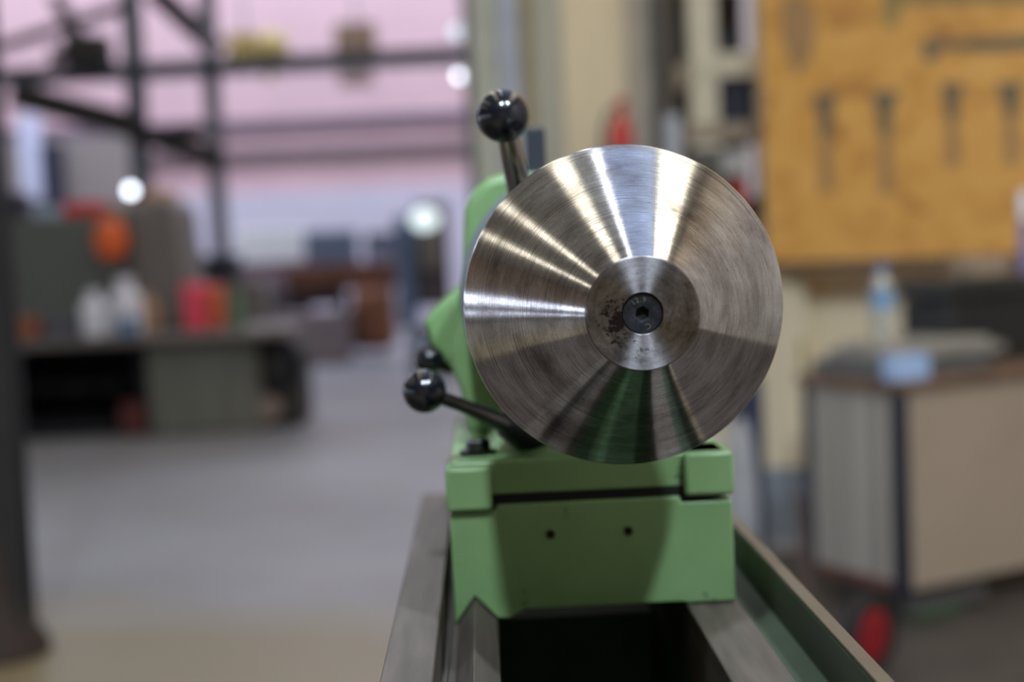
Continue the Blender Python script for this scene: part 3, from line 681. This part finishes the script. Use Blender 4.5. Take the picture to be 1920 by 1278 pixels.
# ------------------------------------------------------------------ cream partition right of the column
YP = 6.9
def pan(name, px0, px1, m, Y=YP, th=0.06, z0=0.0, z1=6.0, group=None, lab=None):
    a, b = at(px0, 300, Y), at(px1, 300, Y)
    return MB().box((a.x, Y, z0), (b.x, Y + th, z1))
struct(pan('p', 893, 1300, CREAM), 'wall_partition', CREAM)
CRM2 = mat('pale grey cream post', (0.46, 0.46, 0.39), rough=0.6)
one(pan('', 897, 940, CRM2, 6.78), 'partition_post', CRM2, 'pale grey cream vertical post at the left end of the cream partition', 'post')
c_ = mat('blue grey post', (0.40, 0.43, 0.50), rough=0.4)
one(pan('', 944, 982, c_, 6.78), 'partition_post', c_, 'blue grey vertical post directly behind the upper black ball knob', 'post')
c_ = mat('tan timber post', (0.36, 0.28, 0.16), rough=0.7)
one(pan('', 986, 1006, c_, 6.80), 'timber_post', c_, 'thin tan timber post right of the blue grey post on the partition', 'post')
c_ = mat('greyish cream sheet', (0.45, 0.43, 0.34), rough=0.6, scale=3, stretch=(5, 5, 0.3))
one(pan('', 1008, 1062, c_, 6.84), 'partition_sheet', c_, 'greyish cream narrow sheet left of the plain cream sheet on the partition', 'sheet')
c_ = mat('pinkish cream sheet', (0.50, 0.42, 0.34), rough=0.6)
one(pan('', 1186, 1228, c_, 6.84), 'partition_sheet', c_, 'pinkish cream narrow sheet left of the dark post on the partition', 'sheet')
c_ = mat('dark grey post', (0.09, 0.085, 0.08), rough=0.6)
one(pan('', 1229, 1243, c_, 6.78), 'partition_post', c_, 'thin dark grey post right of the red fire extinguisher', 'post')
c_ = mat('brown timber post', (0.27, 0.21, 0.155), rough=0.7)
one(pan('', 1244, 1292, c_, 6.83), 'timber_post', c_, 'wide brown timber post at the left side of the cream shelving', 'post')
# fire extinguisher on the partition
a = at(1168, 240, 6.5); zt_ = at(1168, 190, 6.5).z
fe = thing('fire_extinguisher', (a.x, 6.6, zt_ - 0.52), 'red fire extinguisher hung on the cream partition above the steel cone', 'fire extinguisher')
MB().lathe([(0, 0), (0.05, 0), (0.056, 0.02), (0.056, 0.36), (0.04, 0.42), (0.018, 0.45), (0.018, 0.5), (0, 0.5)], (a.x, 6.6, zt_ - 0.5), n=28).build('cylinder', mat('extinguisher red', (0.60, 0.045, 0.035), rough=0.35), fe, smooth=40)
MB().tube([(a.x, 6.6, zt_ - 0.02), (a.x - 0.05, 6.58, zt_ - 0.03), (a.x - 0.085, 6.57, zt_ - 0.12), (a.x - 0.08, 6.57, zt_ - 0.35)], 0.012, 12).build('hose', mat('hose grey', (0.10, 0.09, 0.09)), fe, smooth=40)
MB().box((a.x - 0.03, 6.65, zt_ - 0.3), (a.x + 0.03, 6.9, zt_ - 0.22)).build('bracket', STEELB, fe)
MB().box((a.x - 0.015, 6.56, zt_ - 0.02), (a.x + 0.03, 6.66, zt_ + 0.02)).build('trigger', mat('trigger red', (0.45, 0.04, 0.03)), fe)

# ------------------------------------------------------------------ cream shelving unit between partition and tool board
YS = 6.3
sh = thing('storage_shelving', (at(1365, 300, YS).x, YS + 0.2, 0), 'cream open shelving with dark compartments left of the orange tool board', 'shelving')
CSH = mat('cream shelf paint', (0.64, 0.57, 0.43), rough=0.6)
def sbox(px0, px1, z0, z1, y0, y1, name, m, par=sh, Y=YS, **kw):
    return MB().box((at(px0, 300, Y).x, y0, z0), (at(px1, 300, Y).x, y1, z1)).build(name, m, par, **kw)
zS = lambda py, Y=YS, px=1370: at(px, py, Y).z
sbox(1300, 1350, 0, 3.0, YS - 0.02, YS + 0.06, 'upright', CSH)
sbox(1422, 1436, 0, 3.0, YS - 0.02, YS + 0.06, 'upright', CSH)
sbox(1300, 1436, 0, 3.0, YS + 0.45, YS + 0.48, 'back_panel', mat('dark shelf back', (0.035, 0.037, 0.045), rough=0.7))
for p0, p1 in ((100, 145), (230, 262), (415, 440), (600, 620), (-60, -50)):
    sbox(1300 if p0 != 230 else 1290, 1436, zS(p1), zS(p0), YS - 0.03, YS + 0.45, 'shelf', CSH if p0 != 230 else mat('tan shelf board', (0.34, 0.27, 0.20), rough=0.7))
boxy('steel_bar', 1268, 215, 420, 5.9, 0.06, 0.05, mat('light grey bar', (0.42, 0.43, 0.47), rough=0.4), 'pale grey upright bar standing before the brown timber post', 'bar', 0.0, 0.005)
boxy('storage_bin', 1392, 150, 225, YS + 0.02, 0.15, 0.3, mat('navy bin', (0.02, 0.022, 0.045)), 'navy bin in the shelving compartment under the top cream shelf', 'bin', zS(230), 0.01)
boxy('storage_bin', 1325, 278, 330, YS - 0.25, 0.14, 0.2, mat('dark lid bin', (0.07, 0.065, 0.055)), 'dark grey bin under the tan shelf, left', 'bin', None, 0.01)
boxy('paper_stack', 1362, 282, 330, YS - 0.10, 0.18, 0.2, mat('off white paper', (0.42, 0.40, 0.38)), 'off white stack of papers under the tan shelf', 'papers', None, 0.005)
boxy('red_tin', 1388, 340, 415, YS - 0.10, 0.07, 0.15, mat('red tin paint', (0.48, 0.03, 0.025), rough=0.4), 'red tin on the shelf beside the right edge of the steel cone', 'tin', zS(415), 0.01)
boxy('black_case', 1420, 368, 415, YS - 0.12, 0.05, 0.2, BLK, 'small black case right of the red tin on the shelf', 'case', zS(415), 0.005)

# cream pillar and sheets at the right, below the tool board
YW = 5.9
CPIL = mat('cream pillar paint', (0.72, 0.60, 0.42), rough=0.6, var=0.1, scale=2, stretch=(3, 3, 0.4))
a, b = at(1438, 700, YW), at(1528, 700, YW)
cp = thing('cream_locker', ((a.x + b.x) / 2, YW + 0.2, 0), 'tall narrow cream locker below the left corner of the tool board', 'locker')
zc = at(1480, 885, YW).z
MB().box((a.x, YW + 0.12, zc), (b.x, YW + 0.40, at(1480, 505, YW).z)).build('body', CPIL, cp, bevel=0.005)
MB().box((a.x, YW + 0.12, 0), (b.x, YW + 0.40, zc)).build('plinth', mat('blue grey plinth', (0.24, 0.26, 0.30), rough=0.6), cp, bevel=0.005)
MB().box((b.x - 0.035, YW + 0.105, zc + 0.42), (b.x - 0.015, YW + 0.12, zc + 0.55)).build('handle', mat('ochre handle', (0.4, 0.3, 0.1)), cp)
# navy post and white bag between shelving and locker
boxy('gas_cylinder', 1424, 700, 1020, 5.2, 0.075, 0.08, mat('navy cylinder', (0.02, 0.03, 0.07), rough=0.4), 'narrow navy blue upright cylinder between the green tailstock and the cream locker', 'cylinder', 0.0, 0.03)
lumpy('white_sack', 1398, 790, 930, 5.0, 0.12, 0.12, mat('grey white sack', (0.36, 0.35, 0.37), rough=0.7), 'greyish white upright sack standing beside the navy cylinder', 'sack', 0.0)
struct(MB(Matrix.Translation((1.36, 6.12, 0)) @ Matrix.Rotation(R_(-26.5), 4, 'Z')).box((-0.03, 0.03, 0), (3.0, 0.10, 6.0)), 'wall_tool_side', mat('cream wall sheet', (0.82, 0.68, 0.46), rough=0.65, var=0.08, scale=1.5))

# ------------------------------------------------------------------ orange plywood tool board with painted tool outlines
BD = Matrix.Translation((at(1440, 490, 5.95).x, 5.95, 0)) @ Matrix.Rotation(R_(-26.5), 4, 'Z')
def ply():
    m = bpy.data.materials.new('orange plywood'); m.use_nodes = True
    nt = m.node_tree; b = nt.nodes['Principled BSDF']; L = nt.links
    tc = N(nt, 'ShaderNodeTexCoord'); mp = N(nt, 'ShaderNodeMapping'); mp.inputs['Scale'].default_value = (1.0, 1.0, 1.5)
    L.new(tc.outputs['Object'], mp.inputs[0])
    n = N(nt, 'ShaderNodeTexNoise'); n.inputs['Scale'].default_value = 5; n.inputs['Detail'].default_value = 5; n.inputs['Distortion'].default_value = 1.2
    L.new(mp.outputs[0], n.inputs['Vector'])
    L.new(ramp(nt, n.outputs['Fac'], [(0.28, (0.42, 0.17, 0.035)), (0.45, (0.66, 0.32, 0.065)), (0.7, (0.76, 0.40, 0.10))]), b.inputs['Base Color'])
    b.inputs['Roughness'].default_value = 0.55
    return m
tb = thing('tool_board', (1.4, 5.9, 1.18), 'large orange plywood tool board with painted tool outlines on the right wall', 'tool board')
zb = at(1440, 492, 5.95).z
MB(BD).box((0, 0, zb), (1.25, 0.018, zb + 1.3)).build('board', ply(), tb, bevel=0.002)
MB(BD).box((-0.0, -0.008, zb - 0.03), (1.25, 0.03, zb)).build('bottom_rail', mat('dark rail', (0.12, 0.085, 0.055), rough=0.6), tb)
def bpt(px, py, off=-0.004):
    """board-plane (u, z) for a photo pixel"""
    d = _M @ Vector((px - 960, 639 - py, -F)); o = Vector((0, 0, CAMZ))
    inv = BD.inverted(); ol = inv @ o; dl = inv.to_3x3() @ d
    t_ = (off - ol.y) / dl.y; p = ol + dl * t_; return (p.x, p.z)
OUT = mat('painted grey outline', (0.17, 0.125, 0.065), rough=0.6, var=0.2, scale=15)
OUT2 = mat('faded painted outline', (0.38, 0.21, 0.08), rough=0.6, var=0.15, scale=15)
OUT3 = mat('olive painted outline', (0.30, 0.21, 0.07), rough=0.6, var=0.15, scale=15)
def outline(pts, m, name='painted_outline'):
    pr = [bpt(*p) for p in pts]
    rings = [[(u, -0.0025, z) for u, z in pr], [(u, -0.0002, z) for u, z in pr]]
    MB(BD).loft(rings).build(name, m, tb)
def hammer(x, y0, y1, w_, lower):
    k = 0.035
    ym = y0 + (y1 - y0) * 0.42
    outline([(x - w_, y0), (x + w_, y0 - 4), (x + w_ - 6, y0 + 26), (x + 14, y0 + 40), (x + 13, ym), (x - 11, ym), (x - 12, y0 + 40), (x - w_ + 8, y0 + 26)], OUT)
    outline([(x - 10, ym), (x + 13, ym), (x + 18, y1), (x - 9, y1 + 2)], lower)
hammer(1546, 177, 360, 24, OUT2); hammer(1658, 172, 362, 27, OUT2); hammer(1784, 158, 310, 23, OUT2); hammer(1893, 156, 308, 26, OUT2)
outline([(1730, 72), (1752, 70), (1770, 76), (1990, 62), (1990, 88), (1860, 98), (1768, 92), (1748, 118), (1730, 112)], OUT)
outline([(1655, -20), (1990, -30), (1990, 2), (1690, 10), (1680, 52), (1660, 50)], OUT3)
outline([(1466, -10), (1492, -12), (1520, 0), (1530, 60), (1520, 110), (1495, 145), (1478, 110), (1462, 60)], OUT2)

# ------------------------------------------------------------------ workbench at right, with things on it
TM = Matrix.Translation((1.315, 4.5, 0)) @ Matrix.Rotation(R_(27), 4, 'Z')
wb_ = thing('workbench', TM @ Vector((0.5, 0.22, 0)), 'beige panelled workbench with dark angle iron corners and brown top at right', 'workbench')
ztb = 0.81
PAN = mat('beige panel', (0.38, 0.285, 0.21), rough=0.65, var=0.06, scale=3)
PANL = mat('grey side curtain', (0.34, 0.31, 0.28), rough=0.6, var=0.35, scale=2, stretch=(8, 8, 0.2))
IRON = mat('blue black angle iron', (0.015, 0.018, 0.032), rough=0.4)
RUST = mat('rust red rail', (0.13, 0.05, 0.035), rough=0.7)
TOP = mat('brown worn bench top', (0.17, 0.10, 0.065), rough=0.45, var=0.3, scale=8)
MB(TM).box((-0.02, -0.02, ztb - 0.035), (1.15, 0.48, ztb)).build('bench_top', TOP, wb_, bevel=0.004)
zbp = at(1700, 1108, 4.5).z
MB(TM).box((0.03, -0.002, zbp), (1.12, 0.012, ztb - 0.035)).build('front_panel', PAN, wb_)
MB(TM).box((-0.002, 0.03, zbp + 0.02), (0.01, 0.43, ztb - 0.035)).build('side_panel', PANL, wb_)
MB(TM).box((-0.004, 0.03, zbp - 0.01), (0.012, 0.43, zbp + 0.025)).build('lower_rail', RUST, wb_)
for x_, y_ in ((0, 0), (0, 0.43), (1.12, 0), (1.12, 0.43)):
    MB(TM).box((x_ - 0.012, y_ - 0.012, zbp - 0.02), (x_ + 0.03, y_ + 0.03, ztb - 0.035)).build('corner_post', IRON, wb_)
MB(TM).box((0.05, 0.05, 0.03), (0.42, 0.40, zbp - 0.02)).build('plinth', mat('grey brown plinth', (0.09, 0.08, 0.075), rough=0.7), wb_)
MB(TM).box((0.42, 0.38, 0.03), (1.1, 0.40, zbp)).build('cavity_back', BLK, wb_)  # black sheet painted for the shade in the cavity under the bench
MB(TM).box((0.08, 0.03, 0.0), (0.30, 0.38, 0.03)).build('skid', mat('dark green skid', (0.04, 0.08, 0.03)), wb_)
# wheel in front of bench side
YH = 4.06
wh = at(1630, 1190, YH)
hw_ = thing('cart_wheel', (wh.x, YH, 0.0), 'red hubbed cart wheel with dark tyre on the floor beside the workbench', 'wheel')
ax_ = Vector((0.66, -0.75, 0)).normalized()
rw = max(0.1, wh.z)
MB().lathe([(rw * 0.72, -0.02), (rw * 0.98, -0.022), (rw, 0), (rw * 0.98, 0.022), (rw * 0.72, 0.02), (rw * 0.72, -0.02)], (wh.x, YH, rw), ax_, 40).build('tyre', mat('black tyre', (0.012, 0.012, 0.012), rough=0.8), hw_, smooth=40)
MB().lathe([(0, -0.018), (rw * 0.25, -0.03), (rw * 0.7, -0.012), (rw * 0.72, -0.012), (rw * 0.72, 0.012), (rw * 0.25, 0.03), (0, 0.018)], (wh.x, YH, rw), ax_, 40).build('hub', mat('red wheel hub', (0.26, 0.01, 0.015), rough=0.4), hw_, smooth=40)
# cart frame with wheel
one(MB().box((0.45, 0.3, 0), (3.9, 5.7, 0.008)), 'added_floor_mat', mat('added dark brown mat', (0.055, 0.042, 0.036), rough=0.7, var=0.3, scale=5), 'dark brown floor mat under the workbench extended beside the lathe bed to darken the cone reflections', 'mat')  # added for the dark floor, carried out of view to darken the cone's reflection
one(MB().box((-3.0, 0.2, 0), (-0.15, 3.2, 0.012)), 'added_floor_mat', mat('added dark brown mat', (0.055, 0.042, 0.036)), 'unseen dark brown mat added left of the lathe bed to darken the cone reflections', 'mat')  # unseen, added so the cone reflects a darker floor
tl = thing('hand_truck', (wh.x - 0.05, 4.35, 0.0), 'low dark hand truck frame beneath the left side of the workbench', 'hand truck')
m_ = MB()
m_.tube([(wh.x - 0.09, YH + 0.06, rw), (wh.x - 0.10, YH + 0.30, rw), (wh.x - 0.06, YH + 0.62, 0.42)], 0.016, 10)
m_.build('frame', mat('brown frame', (0.05, 0.03, 0.025), rough=0.6), tl, smooth=40)

def on_bench(u, v, z): return TM @ Vector((u, v, z))
def plate(u0, u1, v0, v1, z0, z1, m, name, label, cat, group=None, bev=0.004):
    return one(MB(TM).box((u0, v0, z0), (u1, v1, z1)), name, m, label, cat, group, bevel=bev)
PL = mat('grey steel plate', (0.34, 0.32, 0.29), rough=0.35, metal=0.5, var=0.15, scale=6)
plate(-0.10 + 0.10, 0.50, 0.08, 0.42, ztb + 0.001, ztb + 0.05, mat('dark grey plate', (0.13, 0.13, 0.13), rough=0.4, metal=0.3), 'steel_plate', 'dark grey steel plate at the bottom of the stack on the workbench', 'steel plate', 'steel plates on the workbench')
plate(0.05, 0.56, 0.07, 0.40, ztb + 0.052, ztb + 0.085, PL, 'steel_plate', 'pale grey steel plate on the dark plate, middle of the stack', 'steel plate', 'steel plates on the workbench')
plate(0.11, 0.54, 0.12, 0.40, ztb + 0.087, ztb + 0.105, mat('light grey plate', (0.46, 0.43, 0.38), rough=0.35, metal=0.4), 'steel_plate', 'thin light grey steel plate on top of the stack on the workbench', 'steel plate', 'steel plates on the workbench')
plate(-0.015, 0.13, -0.01, 0.06, ztb + 0.001, ztb + 0.08, mat('pale blue glint block', (0.38, 0.52, 0.78), rough=0.25, var=0.05), 'blue_glint_block', 'shiny pale blue glint block standing in for a reflection at the near corner of the workbench', 'box')  # blue-white reflection on the plates, modelled as a coloured block
# black case
kc = thing('black_case', on_bench(0.8, 0.3, ztb), 'large black equipment case at the right end of the workbench', 'case')
MB(TM).box((0.47, 0.24, ztb + 0.002), (1.1, 0.47, ztb + 0.225)).build('body', mat('black case shell', (0.013, 0.013, 0.014), rough=0.5), kc, bevel=0.01)
MB(TM).box((0.46, 0.23, ztb + 0.23), (1.11, 0.48, ztb + 0.30)).build('lid', mat('black case lid', (0.02, 0.02, 0.02), rough=0.4), kc, bevel=0.012)
plate(0.66, 0.84, 0.30, 0.42, ztb + 0.302, ztb + 0.375, mat('tan carton', (0.36, 0.26, 0.18)), 'carton', 'tan carton on top of the black case, right of the bottle', 'carton')
# clear bottle with blue cap and label
bp_ = on_bench(0.22, 0.30, ztb + 0.105)
bt = thing('spray_bottle', bp_, 'clear bottle with blue cap and blue label standing on the steel plates', 'bottle')
CLR = mat('clear plastic', (0.85, 0.85, 0.78), rough=0.15, trans=0.7, var=0.02)
zt2 = at(1675, 492, bp_.y).z - bp_.z
MB().lathe([(0, 0), (0.036, 0), (0.038, 0.006), (0.038, zt2 * .72), (0.018, zt2 * .86), (0.016, zt2 * .92), (0, zt2 * .92)], bp_, n=32).build('body', CLR, bt, smooth=40)
MB().lathe([(0, zt2 * .9), (0.024, zt2 * .9), (0.024, zt2), (0, zt2)], bp_, n=24).build('cap', mat('blue cap', (0.06, 0.10, 0.28)), bt, smooth=40)
MB().lathe([(0.0385, zt2 * .42), (0.039, zt2 * .42), (0.039, zt2 * .64), (0.0385, zt2 * .64), (0.0385, zt2 * .42)], bp_, n=32).build('blue_label', mat('blue label', (0.16, 0.33, 0.55)), bt, smooth=40)
# white bottle on the case at the right edge
q_ = on_bench(0.80, 0.27, ztb + 0.302)
e_ = at(1922, 450, q_.y); 
wt = thing('white_bottle', (e_.x, q_.y, q_.z), 'tall white and violet bottle at the right edge of the view', 'bottle')
hh = at(1915, 358, q_.y).z - q_.z
MB().lathe([(0, 0), (0.022, 0), (0.022, hh * .6), (0.018, hh * .66), (0, hh * .66)], (e_.x, q_.y, q_.z), n=24).build('body', mat('violet body', (0.24, 0.20, 0.38)), wt, smooth=40)
MB().lathe([(0, hh * .66), (0.019, hh * .66), (0.019, hh * .95), (0.012, hh), (0, hh)], (e_.x, q_.y, q_.z), n=24).build('cap', WHT, wt, smooth=40)
